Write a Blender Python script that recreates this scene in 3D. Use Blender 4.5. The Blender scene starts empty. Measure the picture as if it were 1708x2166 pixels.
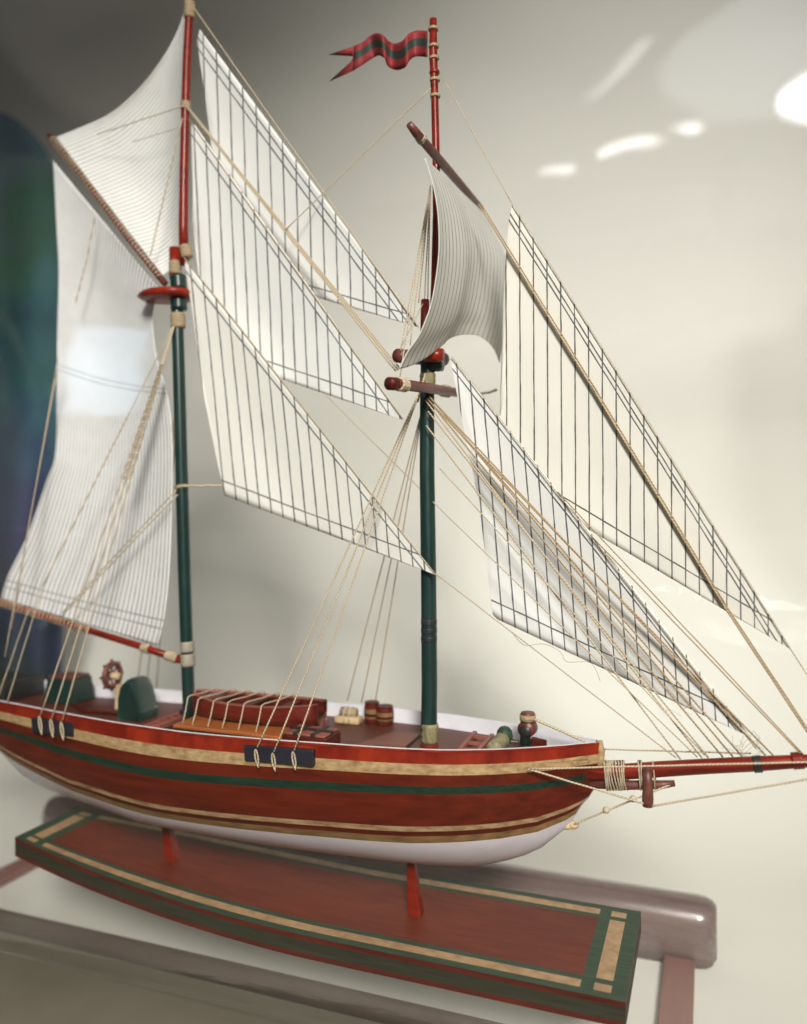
import bpy, math, random
from mathutils import Vector, Matrix
random.seed(7)
C = bpy.context.scene
R = math.radians

# ------------------------------------------------------------------ camera
U = 0.32                      # metres from lens to the foremast; lengths below are in this unit
TH = R(20.7); SN, CS = math.sin(TH), math.cos(TH)
TABLE = -0.65                 # table height relative to the lens
def W(s, Y, z): return Vector((s*U, Y*U, (z-TABLE)*U))
cam_d = bpy.data.cameras.new('camera'); cam = bpy.data.objects.new('camera', cam_d)
C.collection.objects.link(cam); C.camera = cam
cam.location = W(0.0-(-SN)*1.0-CS*0.0316, -CS*1.0-SN*0.0316, 0)
cam.rotation_euler = (R(90), 0, TH)
cam_d.sensor_fit = 'HORIZONTAL'; cam_d.sensor_width = 36; cam_d.lens = 36
cam_d.clip_start = 0.002; cam_d.clip_end = 50
cam_d.dof.use_dof = True; cam_d.dof.focus_distance = 0.30; cam_d.dof.aperture_fstop = 6.5

# ------------------------------------------------------------------ world, lamps, exposure
world = bpy.data.worlds.new('World'); C.world = world; world.use_nodes = True
wb = world.node_tree.nodes['Background']; wb.inputs[0].default_value = (1.0, 0.95, 0.88, 1); wb.inputs[1].default_value = 0.05
C.view_settings.view_transform = 'Standard'; C.view_settings.look = 'None'
C.view_settings.exposure = 0.12; C.view_settings.gamma = 1
C.render.resolution_x = 807; C.render.resolution_y = 1024
C.cycles.transparent_max_bounces = 24; C.cycles.max_bounces = 10

def area(name, loc, target, size, watts, col, shape='DISK', sy=None):
    d = bpy.data.lights.new(name, 'AREA'); d.shape = shape; d.size = size
    if sy: d.size_y = sy
    d.energy = watts; d.color = col
    o = bpy.data.objects.new(name, d); C.collection.objects.link(o)
    o.location = loc; o.rotation_euler = (Vector(target)-Vector(loc)).to_track_quat('-Z', 'Y').to_euler()
    return o
def spot(name, loc, target, watts, ang, blend, rad, col):
    d = bpy.data.lights.new(name, 'SPOT'); d.energy = watts; d.spot_size = R(ang); d.spot_blend = blend
    d.shadow_soft_size = rad; d.color = col
    o = bpy.data.objects.new(name, d); C.collection.objects.link(o)
    o.location = loc; o.rotation_euler = (Vector(target)-Vector(loc)).to_track_quat('-Z', 'Y').to_euler()
    return o
spot('room_lamp', (0.48, -1.03, 0.80), (0.00, 0.0, 0.14), 88, 56, 1.0, 0.13, (1.0, 0.975, 0.93))
GL = (0.11, -0.18, 0.26)
area('ceiling_lamp', (0.38, -1.0, 1.12), GL, 0.22, 0.42, (1.0, 0.98, 0.95)).data.spread = R(50)
area('ceiling_glow', (0.30, -0.95, 1.27), GL, 0.42, 0.10, (0.90, 0.95, 1.0)).data.spread = R(50)
for x, y, z, sz, w in ((0.05, -1.04, 1.05, 0.10, 0.009), (-0.065, -1.07, 1.015, 0.035, 0.0025), (0.14, -1.02, 1.09, 0.028, 0.0028)):
    tl = area('tube_lamp', (x, y, z), GL, sz, w, (1.0, 0.98, 0.95), 'RECTANGLE', 0.018)
    tl.rotation_euler.rotate_axis('Z', R(24)); tl.data.spread = R(50)
for p, q, w in (((-0.005, -0.935, 1.18), (0.025, -0.90, 1.235), .0016), ((0.025, -0.90, 1.235), (0.075, -0.83, 1.31), .0028)):
    p, q = Vector(p), Vector(q); al = area('lamp_rim', (p+q)/2, GL, (q-p).length, w, (1.0, 0.99, 0.97), 'RECTANGLE', 0.011); al.data.spread = R(50)
    zz = ((p+q)/2-Vector(GL)).normalized(); xx = (q-p).normalized(); yy = zz.cross(xx).normalized(); xx = yy.cross(zz)
    al.rotation_euler = Matrix((xx, yy, zz)).transposed().to_euler()
area('window', (-0.84, -1.04, 0.49), (0, -.18, 0.25), 0.14, 0.055, (0.50, 0.74, 1.0), 'RECTANGLE', 0.28).data.spread = R(50)
spot('wall_fill', (1.25, -0.10, 0.62), (0.14, 0.416, 0.38), 33, 40, 1.0, 0.012, (1.0, 0.98, 0.94))  # added spot, no lamp known there: brightens the wall at right
spot('wall_fill', (0.30, -0.05, 1.25), (-0.12, 0.416, 0.27), 15, 46, 1.0, 0.08, (1.0, 0.985, 0.95))  # second added spot: a soft pool of light on the middle of the wall

# ------------------------------------------------------------------ pixel helpers: where a line of sight meets a plane of the scene
def ray(px, py): return (px-854)/1708.0, (1083-py)/1708.0
def P(px, py, Y=0.0):         # on a vertical plane parallel to the keel
    t, v = ray(px, py)
    s = (t*(1+CS*Y)-.0316-SN*Y)/(CS+SN*t)
    d = 1-SN*s+CS*Y
    return W(s, Y, v*d)
def PZ(px, py, z):            # on a level plane
    t, v = ray(px, py)
    d = z/v; r = t*d
    a, b = r-.0316, d-1
    return W(CS*a-SN*b, SN*a+CS*b, z)

# ------------------------------------------------------------------ mesh builder
class MB:
    def __init__(s): s.v = []; s.f = []; s.m = []; s.uv = {}; s.uv2 = {}
    def add(s, vs, fs, mi=0, uv=None, uv2=None):
        o = len(s.v); s.v += [Vector(p) for p in vs]
        for f in fs: s.f.append([i+o for i in f]); s.m.append(mi)
        if uv:
            for i, q in enumerate(uv): s.uv[o+i] = q
        if uv2:
            for i, q in enumerate(uv2): s.uv2[o+i] = q
        return s
    def grid(s, rows, mi=0, uv=None, uv2=None, mfun=None):
        n, m = len(rows), len(rows[0]); o = len(s.v)
        for i in range(n):
            for j in range(m):
                s.v.append(Vector(rows[i][j]))
                if uv: s.uv[o+i*m+j] = uv[i][j]
                if uv2: s.uv2[o+i*m+j] = uv2[i][j]
        for i in range(n-1):
            for j in range(m-1):
                s.f.append([o+i*m+j, o+i*m+j+1, o+(i+1)*m+j+1, o+(i+1)*m+j]); s.m.append(mfun(i, j) if mfun else mi)
        return s
    def tube(s, pts, r, n=8, mi=0, cap=True, sq=1.0):
        pts = [Vector(p) for p in pts]; k = len(pts)
        rs = r if isinstance(r, (list, tuple)) else [r]*k
        o = len(s.v); up = None; L = 0
        for i, p in enumerate(pts):
            t = (pts[min(i+1, k-1)]-pts[max(i-1, 0)]).normalized()
            if up is None:
                a = Vector((0, 0, 1)) if abs(t.z) < .9 else Vector((0, 1, 0))
                up = (a-t*a.dot(t)).normalized()
            else:
                up = (up-t*up.dot(t)).normalized()
            sd = t.cross(up)
            if i: L += (p-pts[i-1]).length
            for j in range(n):
                an = 2*math.pi*(j+.5)/n
                s.uv[len(s.v)] = (L/U, j/n); s.v.append(p+(up*math.cos(an)+sd*math.sin(an)*sq)*rs[i])
        for i in range(k-1):
            for j in range(n):
                a, b = o+i*n+j, o+i*n+(j+1) % n
                s.f.append([a, b, b+n, a+n]); s.m.append(mi)
        if cap:
            s.f.append([o+j for j in range(n)][::-1]); s.m.append(mi)
            s.f.append([o+(k-1)*n+j for j in range(n)]); s.m.append(mi)
        return s
    def box(s, c, sx, sy, sz, mi=0, M=None, taper=1.0):
        vs = []
        for z in (-1, 1):
            k = taper if z > 0 else 1
            for x, y in ((-1, -1), (1, -1), (1, 1), (-1, 1)):
                p = Vector((x*sx*k/2, y*sy*k/2, z*sz/2))
                vs.append((M @ p if M else p)+Vector(c))
        return s.add(vs, [(3, 2, 1, 0), (4, 5, 6, 7), (0, 1, 5, 4), (1, 2, 6, 5), (2, 3, 7, 6), (3, 0, 4, 7)], mi)
    def prism(s, poly, off, mi=0):
        n = len(poly); a = [Vector(p) for p in poly]; b = [p+Vector(off) for p in a]
        return s.add(a+b, [tuple(range(n))[::-1], tuple(range(n, 2*n))]+[(i, (i+1) % n, n+(i+1) % n, n+i) for i in range(n)], mi)
    def ball(s, c, r, mi=0, n=10, sc=(1, 1, 1)):
        rows = []
        for i in range(n//2+1):
            a = math.pi*i/(n//2)
            rows.append([Vector(c)+Vector((r*sc[0]*math.sin(a)*math.cos(2*math.pi*j/n), r*sc[1]*math.sin(a)*math.sin(2*math.pi*j/n), r*sc[2]*math.cos(a))) for j in range(n+1)])
        return s.grid(rows, mi)
    def build(s, name, mats, parent=None, smooth=False, bevel=0, weld=False, thick=0):
        me = bpy.data.meshes.new(name)
        org = Vector((0, 0, 0))
        if s.v:
            org = Vector((sum(p.x for p in s.v), sum(p.y for p in s.v), sum(p.z for p in s.v)))/len(s.v)
        me.from_pydata([p-org for p in s.v], [], s.f)
        mats = mats if isinstance(mats, (list, tuple)) else [mats]
        for m in mats: me.materials.append(m)
        for p, mi in zip(me.polygons, s.m): p.material_index = mi; p.use_smooth = smooth
        for nm, dct in (('UVMap', s.uv), ('edge', s.uv2)):
            if dct:
                l = me.uv_layers.new(name=nm)
                for lp in me.loops: l.data[lp.index].uv = dct.get(lp.vertex_index, (0, 0))
        me.validate(clean_customdata=False); me.update()
        o = bpy.data.objects.new(name, me); C.collection.objects.link(o)
        if parent is not None:
            o.parent = parent; o.location = org-ROOT.get(parent.name, Vector((0, 0, 0)))
            ROOT[o.name] = org
        else:
            o.location = org; ROOT[o.name] = org
        if weld: o.modifiers.new('weld', 'WELD').merge_threshold = 2e-5
        if thick:
            md = o.modifiers.new('solid', 'SOLIDIFY'); md.thickness = thick; md.offset = 0
        if bevel:
            md = o.modifiers.new('bevel', 'BEVEL'); md.width = bevel; md.segments = 2; md.limit_method = 'ANGLE'
        return o
ROOT = {}
def tag(o, label=None, cat=None, group=None, kind=None):
    if label: o['label'] = label
    if cat: o['category'] = cat
    if group: o['group'] = group
    if kind: o['kind'] = kind
    return o
def thing(name, loc, label, cat, group=None):
    o = bpy.data.objects.new(name, None); C.collection.objects.link(o); o.empty_display_size = .01
    o.location = loc; ROOT[o.name] = Vector(loc)
    return tag(o, label, cat, group)

# ------------------------------------------------------------------ materials
def nt(name):
    m = bpy.data.materials.new(name); m.use_nodes = True
    return m, m.node_tree.nodes, m.node_tree.links, m.node_tree.nodes['Principled BSDF']
def math_n(N, L, op, a, b=None, c=None):
    n = N.new('ShaderNodeMath'); n.operation = op
    for i, x in enumerate((a, b, c)):
        if x is None: continue
        if isinstance(x, (int, float)): n.inputs[i].default_value = x
        else: L.new(x, n.inputs[i])
    return n.outputs[0]
def mix_n(N, L, f, a, b):
    n = N.new('ShaderNodeMix'); n.data_type = 'RGBA'
    for sk, x in ((n.inputs[0], f), (n.inputs[6], a), (n.inputs[7], b)):
        if isinstance(x, tuple): sk.default_value = (*x, 1) if len(x) == 3 else x
        elif isinstance(x, (int, float)): sk.default_value = x
        else: L.new(x, sk)
    return n.outputs[2]
def ramp_n(N, L, f, stops):
    n = N.new('ShaderNodeValToRGB'); e = n.color_ramp.elements
    while len(e) < len(stops): e.new(.5)
    for q, (p, c) in zip(e, stops): q.position = p; q.color = (*c, 1)
    L.new(f, n.inputs[0]); return n.outputs[0]
def noise_n(N, L, scale, detail=4, sc=(1, 1, 1), coord='Object', rough=.55):
    tc = N.new('ShaderNodeTexCoord'); mp = N.new('ShaderNodeMapping'); mp.inputs['Scale'].default_value = sc
    L.new(tc.outputs[coord], mp.inputs[0])
    n = N.new('ShaderNodeTexNoise'); n.inputs['Scale'].default_value = scale; n.inputs['Detail'].default_value = detail
    n.inputs['Roughness'].default_value = rough
    L.new(mp.outputs[0], n.inputs['Vector']); return n.outputs['Fac']
def bump_n(N, L, b, h, strength=.3, dist=.0004):
    n = N.new('ShaderNodeBump'); n.inputs['Strength'].default_value = strength; n.inputs['Distance'].default_value = dist
    L.new(h, n.inputs['Height']); L.new(n.outputs[0], b.inputs['Normal'])
def noisy(name, c1, c2, scale=60, rough=.4, sc=(1, 1, 1), lo=.35, hi=.65, bump=.15, spec=.5, coat=0.0, detail=5):
    m, N, L, b = nt(name)
    f = noise_n(N, L, scale, detail, sc)
    L.new(ramp_n(N, L, f, [(lo, c1), (hi, c2)]), b.inputs['Base Color'])
    f2 = noise_n(N, L, scale*2.3, 3, sc)
    L.new(math_n(N, L, 'MULTIPLY_ADD', f2, .25, rough-.12), b.inputs['Roughness'])
    b.inputs['Specular IOR Level'].default_value = spec
    b.inputs['Coat Weight'].default_value = coat; b.inputs['Coat Roughness'].default_value = .12
    if bump: bump_n(N, L, b, f, bump)
    return m
GR = (1, 14, 14)              # grain that runs along the ship
M_red = noisy('red_varnish', (.12, .007, .002), (.22, .015, .004), 30, .36, GR, bump=.12, coat=.1, spec=.22)
M_redhull = noisy('red_brown_varnish', (.064, .0050, .0012), (.112, .0110, .0026), 26, .38, GR, bump=.14, coat=.08, spec=.22)
M_rail = noisy('bright_red_varnish', (.13, .006, .003), (.27, .022, .006), 55, .33, (2, 1, 1), bump=.1, coat=.12, spec=.22)
M_dkred = noisy('dark_red_paint', (.05, .004, .002), (.095, .009, .004), 40, .45, GR, spec=.22)
M_gold = noisy('gold_paint', (.22, .13, .055), (.47, .32, .16), 260, .5, (1, 2, 2), lo=.3, hi=.7, bump=.3, spec=.4)
M_bronze = noisy('bronze_paint', (.10, .052, .018), (.26, .145, .05), 90, .5, (1, 4, 4), lo=.3, hi=.72, bump=.3)
M_worn = noisy('worn_gold_paint', (.12, .045, .018), (.36, .24, .12), 120, .5, (1, 4, 4), lo=.25, hi=.6, bump=.3)
M_green = noisy('dark_green_paint', (.005, .017, .010), (.011, .032, .020), 70, .42, GR, bump=.1, spec=.22)
M_mast = noisy('mast_green_paint', (.003, .018, .015), (.007, .030, .025), 60, .35, (6, 6, 1), bump=.08)
M_boardg = noisy('board_green_paint', (.018, .040, .022), (.034, .062, .036), 70, .5, GR, bump=.1, spec=.22)
M_board = noisy('board_red_paint', (.100, .014, .006), (.135, .021, .008), 45, .5, (1, 5, 5), bump=.08, spec=.22)
M_edge = noisy('board_edge_paint', (.016, .018, .010), (.030, .030, .018), 60, .55, GR, bump=.1, spec=.2)
M_boardgold = noisy('board_gold_paint', (.27, .155, .075), (.42, .26, .13), 220, .5, bump=.25)
M_white = noisy('white_hull_paint', (.50, .455, .48), (.60, .55, .575), 30, .32, (1, 3, 3), bump=.12, coat=.15)
M_inner = noisy('white_bulwark_paint', (.66, .64, .68), (.76, .74, .77), 60, .5, bump=.25)
M_deck, N, L, b = nt('deck_planks')
f = noise_n(N, L, 40, 5, (1, 20, 8)); tc = N.new('ShaderNodeTexCoord'); sx = N.new('ShaderNodeSeparateXYZ'); L.new(tc.outputs['Object'], sx.inputs[0])
pl = math_n(N, L, 'FRACT', math_n(N, L, 'MULTIPLY', sx.outputs[1], 330))
seam = math_n(N, L, 'LESS_THAN', pl, .12)
L.new(mix_n(N, L, seam, ramp_n(N, L, f, [(.3, (.065, .013, .007)), (.7, (.12, .026, .013))]), (.04, .012, .008)), b.inputs['Base Color'])
b.inputs['Roughness'].default_value = .5; bump_n(N, L, b, f, .15)
M_spar = noisy('spar_brown', (.085, .022, .016), (.16, .045, .030), 120, .45, (3, 3, 3), bump=.2)
M_orange = noisy('orange_wood', (.28, .075, .018), (.42, .13, .03), 60, .4, GR, bump=.2)
M_navy = noisy('navy_black_paint', (.008, .008, .014), (.016, .016, .026), 80, .42)
M_black = noisy('black_paint', (.008, .008, .008), (.018, .018, .017), 80, .45)
M_tan = noisy('tan_thread_wrap', (.24, .17, .095), (.40, .30, .18), 300, .8, (1, 1, 6), bump=.5)
M_olive = noisy('olive_wrap', (.13, .11, .05), (.28, .24, .12), 160, .6, (4, 4, 1), bump=.4)
M_beige = noisy('beige_wood', (.40, .27, .14), (.58, .42, .25), 90, .6, bump=.2)
M_cradle = noisy('cradle_wood', (.13, .085, .080), (.19, .13, .12), 16, .26, (1, 9, 9), bump=.06, coat=.5)
M_cross = noisy('cradle_cross_wood', (.20, .085, .07), (.26, .12, .10), 14, .4, (9, 1, 9), bump=.06)
M_frail = noisy('cradle_dark_wood', (.05, .028, .021), (.085, .05, .038), 16, .5, (1, 9, 9), bump=.06)
M_wall = noisy('cream_wall', (.71, .685, .625), (.75, .725, .665), 3, .85, bump=.02)
M_shade = noisy('olive_shade', (.12, .105, .068), (.21, .18, .135), 5, .95, bump=.1)  # dark olive colour standing in for shade on the table
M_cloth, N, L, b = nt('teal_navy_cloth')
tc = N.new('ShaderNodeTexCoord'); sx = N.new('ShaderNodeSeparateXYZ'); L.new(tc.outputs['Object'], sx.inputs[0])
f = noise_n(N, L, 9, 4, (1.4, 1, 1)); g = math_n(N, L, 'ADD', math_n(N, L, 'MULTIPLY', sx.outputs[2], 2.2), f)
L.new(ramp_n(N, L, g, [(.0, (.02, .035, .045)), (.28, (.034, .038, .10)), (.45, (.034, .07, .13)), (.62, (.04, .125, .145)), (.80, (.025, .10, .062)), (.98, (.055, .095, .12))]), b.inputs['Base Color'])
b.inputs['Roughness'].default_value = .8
# rope: two-tone twist along its length
def rope_mat(name, ca, cb, tw=240):
    m, N, L, b = nt(name)
    uv = N.new('ShaderNodeUVMap'); sx = N.new('ShaderNodeSeparateXYZ'); L.new(uv.outputs[0], sx.inputs[0])
    ph = math_n(N, L, 'ADD', math_n(N, L, 'MULTIPLY', sx.outputs[0], tw), sx.outputs[1])
    sw = math_n(N, L, 'SINE', math_n(N, L, 'MULTIPLY', ph, 2*math.pi))
    h = math_n(N, L, 'MULTIPLY_ADD', sw, .5, .5)
    fz = noise_n(N, L, 300, 3)
    k = math_n(N, L, 'MULTIPLY_ADD', h, .6, math_n(N, L, 'MULTIPLY', fz, .4))
    L.new(ramp_n(N, L, k, [(.2, ca), (.75, cb)]), b.inputs['Base Color'])
    b.inputs['Roughness'].default_value = .65; bump_n(N, L, b, h, .6, .0002)
    return m
M_rope = rope_mat('tan_rope', (.36, .27, .17), (.58, .47, .33))
M_rope2 = rope_mat('brown_rope', (.25, .165, .08), (.44, .31, .17))
M_fuzz = noisy('loose_fibre', (.30, .24, .16), (.4, .33, .22), 50, .9)
# paper sails with ruled ink lines
def sail_mat(name, paper, spacing, w, luff=(), foot=(), ink=(.020, .022, .030), lk=1.0, pk=1.0, trans=.14, cross=()):
    """UVMap.x = distance across the panels, UVMap.y = crosswise place; edge = distance from luff and foot (photo pixels)"""
    m, N, L, b = nt(name)
    uv = N.new('ShaderNodeUVMap'); uv.uv_map = 'UVMap'; s1 = N.new('ShaderNodeSeparateXYZ'); L.new(uv.outputs[0], s1.inputs[0])
    ue = N.new('ShaderNodeUVMap'); ue.uv_map = 'edge'; s2 = N.new('ShaderNodeSeparateXYZ'); L.new(ue.outputs[0], s2.inputs[0])
    wob = math_n(N, L, 'MULTIPLY', math_n(N, L, 'SUBTRACT', noise_n(N, L, 55, 3), .5), 3.0)
    wid = math_n(N, L, 'MULTIPLY_ADD', noise_n(N, L, 140, 3), w*1.3, w*.35)
    def line(x, at, k=1.0):
        d = math_n(N, L, 'ABSOLUTE', math_n(N, L, 'SUBTRACT', x, at))
        return math_n(N, L, 'LESS_THAN', d, math_n(N, L, 'MULTIPLY', wid, k))
    u = math_n(N, L, 'ADD', s1.outputs[0], wob)
    fr = math_n(N, L, 'FRACT', math_n(N, L, 'DIVIDE', u, spacing))
    dist = math_n(N, L, 'MULTIPLY', math_n(N, L, 'ABSOLUTE', math_n(N, L, 'SUBTRACT', fr, .5)), spacing)
    acc = math_n(N, L, 'MULTIPLY', math_n(N, L, 'LESS_THAN', dist, wid), pk)
    for a in luff: acc = math_n(N, L, 'MAXIMUM', acc, line(math_n(N, L, 'ADD', s2.outputs[0], wob), a))
    for a in foot: acc = math_n(N, L, 'MAXIMUM', acc, line(math_n(N, L, 'ADD', s2.outputs[1], wob), a))
    for a in cross: acc = math_n(N, L, 'MAXIMUM', acc, math_n(N, L, 'MULTIPLY', line(s1.outputs[1], a), .8))
    acc = math_n(N, L, 'MULTIPLY', acc, lk)
    mott = noise_n(N, L, 35, 5)
    pc = ramp_n(N, L, mott, [(.3, tuple(c*.94 for c in paper)), (.7, paper)])
    col = mix_n(N, L, acc, pc, ink)
    L.new(col, b.inputs['Base Color']); b.inputs['Roughness'].default_value = .85
    bump_n(N, L, b, noise_n(N, L, 260, 4), .12, .0003)
    tr = N.new('ShaderNodeBsdfTranslucent'); L.new(col, tr.inputs[0])
    mx = N.new('ShaderNodeMixShader'); mx.inputs[0].default_value = trans
    L.new(b.outputs[0], mx.inputs[1]); L.new(tr.outputs[0], mx.inputs[2])
    out = [n for n in N if n.type == 'OUTPUT_MATERIAL'][0]; L.new(mx.outputs[0], out.inputs[0])
    return m
# thin clear glass
M_glass, N, L, b = nt('clear_glass'); N.remove(b)
lw = N.new('ShaderNodeLayerWeight'); lw.inputs[0].default_value = .5
fac = math_n(N, L, 'MULTIPLY_ADD', math_n(N, L, 'POWER', lw.outputs['Facing'], 4), .5, .042)
tr = N.new('ShaderNodeBsdfTransparent'); tr.inputs[0].default_value = (.985, .99, .98, 1)
gl = N.new('ShaderNodeBsdfGlossy'); gl.distribution = 'BECKMANN'; gl.inputs['Roughness'].default_value = .07
bump = N.new('ShaderNodeBump'); bump.inputs['Strength'].default_value = .5; bump.inputs['Distance'].default_value = .0004
L.new(noise_n(N, L, 40, 2, (1, 1.6, 1.6)), bump.inputs['Height']); L.new(bump.outputs[0], gl.inputs['Normal'])
mx = N.new('ShaderNodeMixShader'); L.new(fac, mx.inputs[0]); L.new(tr.outputs[0], mx.inputs[1]); L.new(gl.outputs[0], mx.inputs[2])
L.new(mx.outputs[0], [n for n in N if n.type == 'OUTPUT_MATERIAL'][0].inputs[0])

# ================================================================== SETTING
prof = [(-3.0, TABLE)]+[(0.55, TABLE)]
for k in range(1, 13):
    a = math.pi/2*k/12; prof.append((0.55+.75*math.sin(a), TABLE+.75*(1-math.cos(a))))
prof.append((1.30, 3.2))
bd = MB(); bd.grid([[W(s, y, z) for s in [-6+12*i/24 for i in range(25)]] for y, z in prof])
tag(bd.build('wall', M_wall, smooth=True), kind='structure')
mt = MB()  # dark sheet over the table front, in place of the shade there
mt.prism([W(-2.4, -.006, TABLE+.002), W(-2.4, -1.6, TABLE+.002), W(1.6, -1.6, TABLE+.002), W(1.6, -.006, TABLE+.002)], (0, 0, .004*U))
tag(mt.build('shade_sheet', M_shade), kind='structure')

# two slim posts added out of the frame, only to cast a soft wall shadow
for k, w, h, lb_ in ((.022, .012, .49, 'thicker added, unseen grey post standing on the table to the right of the bottle'), (.008, .006, .48, 'thinner added, unseen grey post standing on the table to the right of the bottle')):
    t = MB(); t.box((.677+k*.41, .158+k*.91, h/2+.0005), .006, w, h, M=Matrix.Rotation(-.42, 3, 'Z'))
    tag(t.build('shadow_post', noisy('grey_shadow_post', (.3, .28, .25), (.36, .34, .3), 8, .6), bevel=.001), lb_, 'shadow_post')
# dark cloth hanging behind the sails at the far left
def cloth():
    t = MB(); rows = []
    n, m = 40, 36
    for i in range(n):
        v = i/(n-1); row = []
        for j in range(m):
            u = j/(m-1)
            top = 232+60*max(0, (u-.62)/.38)**2.2*3
            y = top+(1500-top)*v
            x = -330+u*(480+20*math.sin(v*5))
            Y = .72+.03*math.sin(u*21+v*1.5)*(.3+.7*v)+.02*math.sin(u*9-v*2)
            row.append(P(x, y, Y))
        rows.append(row)
    t.grid(rows)
    return t.build('hanging_cloth', M_cloth, smooth=True, thick=.002)
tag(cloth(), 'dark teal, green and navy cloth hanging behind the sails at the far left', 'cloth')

# ================================================================== BOTTLE and its CRADLE
BR, BY, BZ = .66, .095, .064
def bottle():
    t = MB(); pr = [(-1.30, .0), (-1.30, .50), (-1.285, .58), (-1.25, .63), (-1.19, BR), (.70, BR), (.80, .64), (.90, .59), (1.0, .50), (1.1, .38), (1.18, .28), (1.26, .23), (1.40, .21), (1.75, .20), (1.76, .22), (1.80, .22)]
    n = 96; rows = []
    for s, r in pr:
        rows.append([W(s, BY+r*math.cos(2*math.pi*j/n), BZ+r*math.sin(2*math.pi*j/n)) for j in range(n+1)])
    t.grid(rows)
    return t.build('glass_bottle', M_glass, smooth=True, weld=True)
tag(bottle(), 'large clear glass bottle lying on its side around the model ship', 'bottle')

cr = thing('bottle_cradle', W(-.3, .1, TABLE), 'purple brown varnished wooden cradle of rails and crossbars under the glass bottle', 'bottle stand')
def rail(s0, s1, y0, y1, z0, z1, name, mat, round_top):
    t = MB(); n = 14; rows = []
    cy, hy = (y0+y1)/2, (y1-y0)/2
    sec = []
    for k in range(n+1):
        a = math.pi*k/n
        sec.append((cy-hy*math.cos(a)**1 if True else 0, z0+(z1-z0)*(.45+.55*math.sin(a)**.7)))
    sec = [(y0, z0)]+sec+[(y1, z0)]
    e = [(0, .55), (.006, .82), (.014, .95), (.026, 1)]
    sl = [(s0+d, k) for d, k in e]+[((s0+s1)/2, 1)]+[(s1-d, k) for d, k in reversed(e)]
    cz = (z0+z1)/2
    for s, k in sl: rows.append([W(s, cy+(y-cy)*k, cz+(z-cz)*(.5+.5*k)) for y, z in sec]+[W(s, cy+(sec[0][0]-cy)*k, cz+(z0-cz)*(.5+.5*k))])
    t.grid(rows)
    m = len(rows[0])
    o = len(t.v); t.f.append(list(range(m-1))[::-1]); t.m.append(0); t.f.append(list(range(o-m, o-1))); t.m.append(0)
    ob = t.build(name, mat, cr, smooth=True, weld=True)
    return ob
rail(-.90, .335, .272, .345, -.648, -.562, 'rail', M_cradle, True)['label'] = 'thick rounded rear rail of glossy purple brown wood'
rail(-.95, .45, .000, .018, -.648, -.620, 'rail', M_frail, True)['label'] = 'slim dark brown front rail'
for s in (-.90+.06, .285):
    t = MB(); hw = .021
    t.prism([W(s-hw, .272, -.648), W(s+hw, .272, -.648), W(s+hw, -.48, -.648), W(s-hw, -.48, -.648)], (0, 0, .012*U))
    t.build('crossbar', M_cross, cr, bevel=.0008)

# ================================================================== DISPLAY BASE
base = thing('display_base', W(-.18, 0, -.53), 'long red display board with green border and gold stripes carrying the model ship', 'display stand')
S0, S1 = -.605, .245
def bz(s): return -.5+.034*max(0, (-.10-s)/.5)**1.6
def bw(s):
    k = max(0, (-.15-s)/.45); k = k*k
    return -.097+.034*k, .103-.047*k        # front, rear
cells_s = [S0, S0+.016, S0+.034, S0+.048]; inner = [S0+.048+(S1-S0-.096)*i/28 for i in range(1, 28)]
cells_s = cells_s+inner+[S1-.048, S1-.034, S1-.016, S1]
cells_w = [0, .055, .125, .17, .3, .5, .7, .83, .875, .945, 1]
ns, nw = len(cells_s), len(cells_w)
def bpt(s, w, dz=0):
    f, r = bw(s); return W(s, r+(f-r)*w, bz(s)+dz)
def bmat(i, j):
    gs = i in (1, ns-3); gi = 3 <= i <= ns-5; gw = j in (1, nw-3); iw = 3 <= j <= nw-5
    if gi and iw: return 0
    if (gi and gw) or (gs and (iw or j == 2+0 and False)) or (gs and gw): return 2
    if i < 0: return 1
    return 1
t = MB(); t.grid([[bpt(s, w) for w in cells_w] for s in cells_s], mfun=bmat)
# layered edges
lay = [0, -.006, -.021, -.027]
t.grid([[bpt(s, 1, d) for d in lay] for s in cells_s], mfun=lambda i, j: (3, 4, 3)[j])
t.grid([[bpt(s, 0, d) for d in lay] for s in cells_s], mfun=lambda i, j: (3, 4, 3)[j])
t.grid([[bpt(S1, w, d) for d in lay] for w in cells_w], mfun=lambda i, j: (3, 4, 3)[j])
t.grid([[bpt(S0, w, d) for d in lay] for w in cells_w], mfun=lambda i, j: (3, 4, 3)[j])
t.grid([[bpt(s, w, lay[-1]) for w in cells_w] for s in cells_s], 1)
t.build('board', [M_board, M_boardg, M_boardgold, M_dkred, M_edge], base)
for (x0, y0, w0, x1, y1, w1) in ((348, 1728, 13, 369, 1824, 25), (868, 1808, 15, 882, 1938, 28)):
    a, c = P(x0, y0), P(x1, y1); k = (a-cam.location).length/1708
    t = MB(); t.tube([c-Vector((0, 0, .001)), c.lerp(a, .5), a+Vector((0, 0, .004))], [w1*k*.68, (w0+w1)*.5*k*.66, w0*k*.66], n=4)
    t.build('peg', M_red, base, bevel=.0004)

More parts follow.
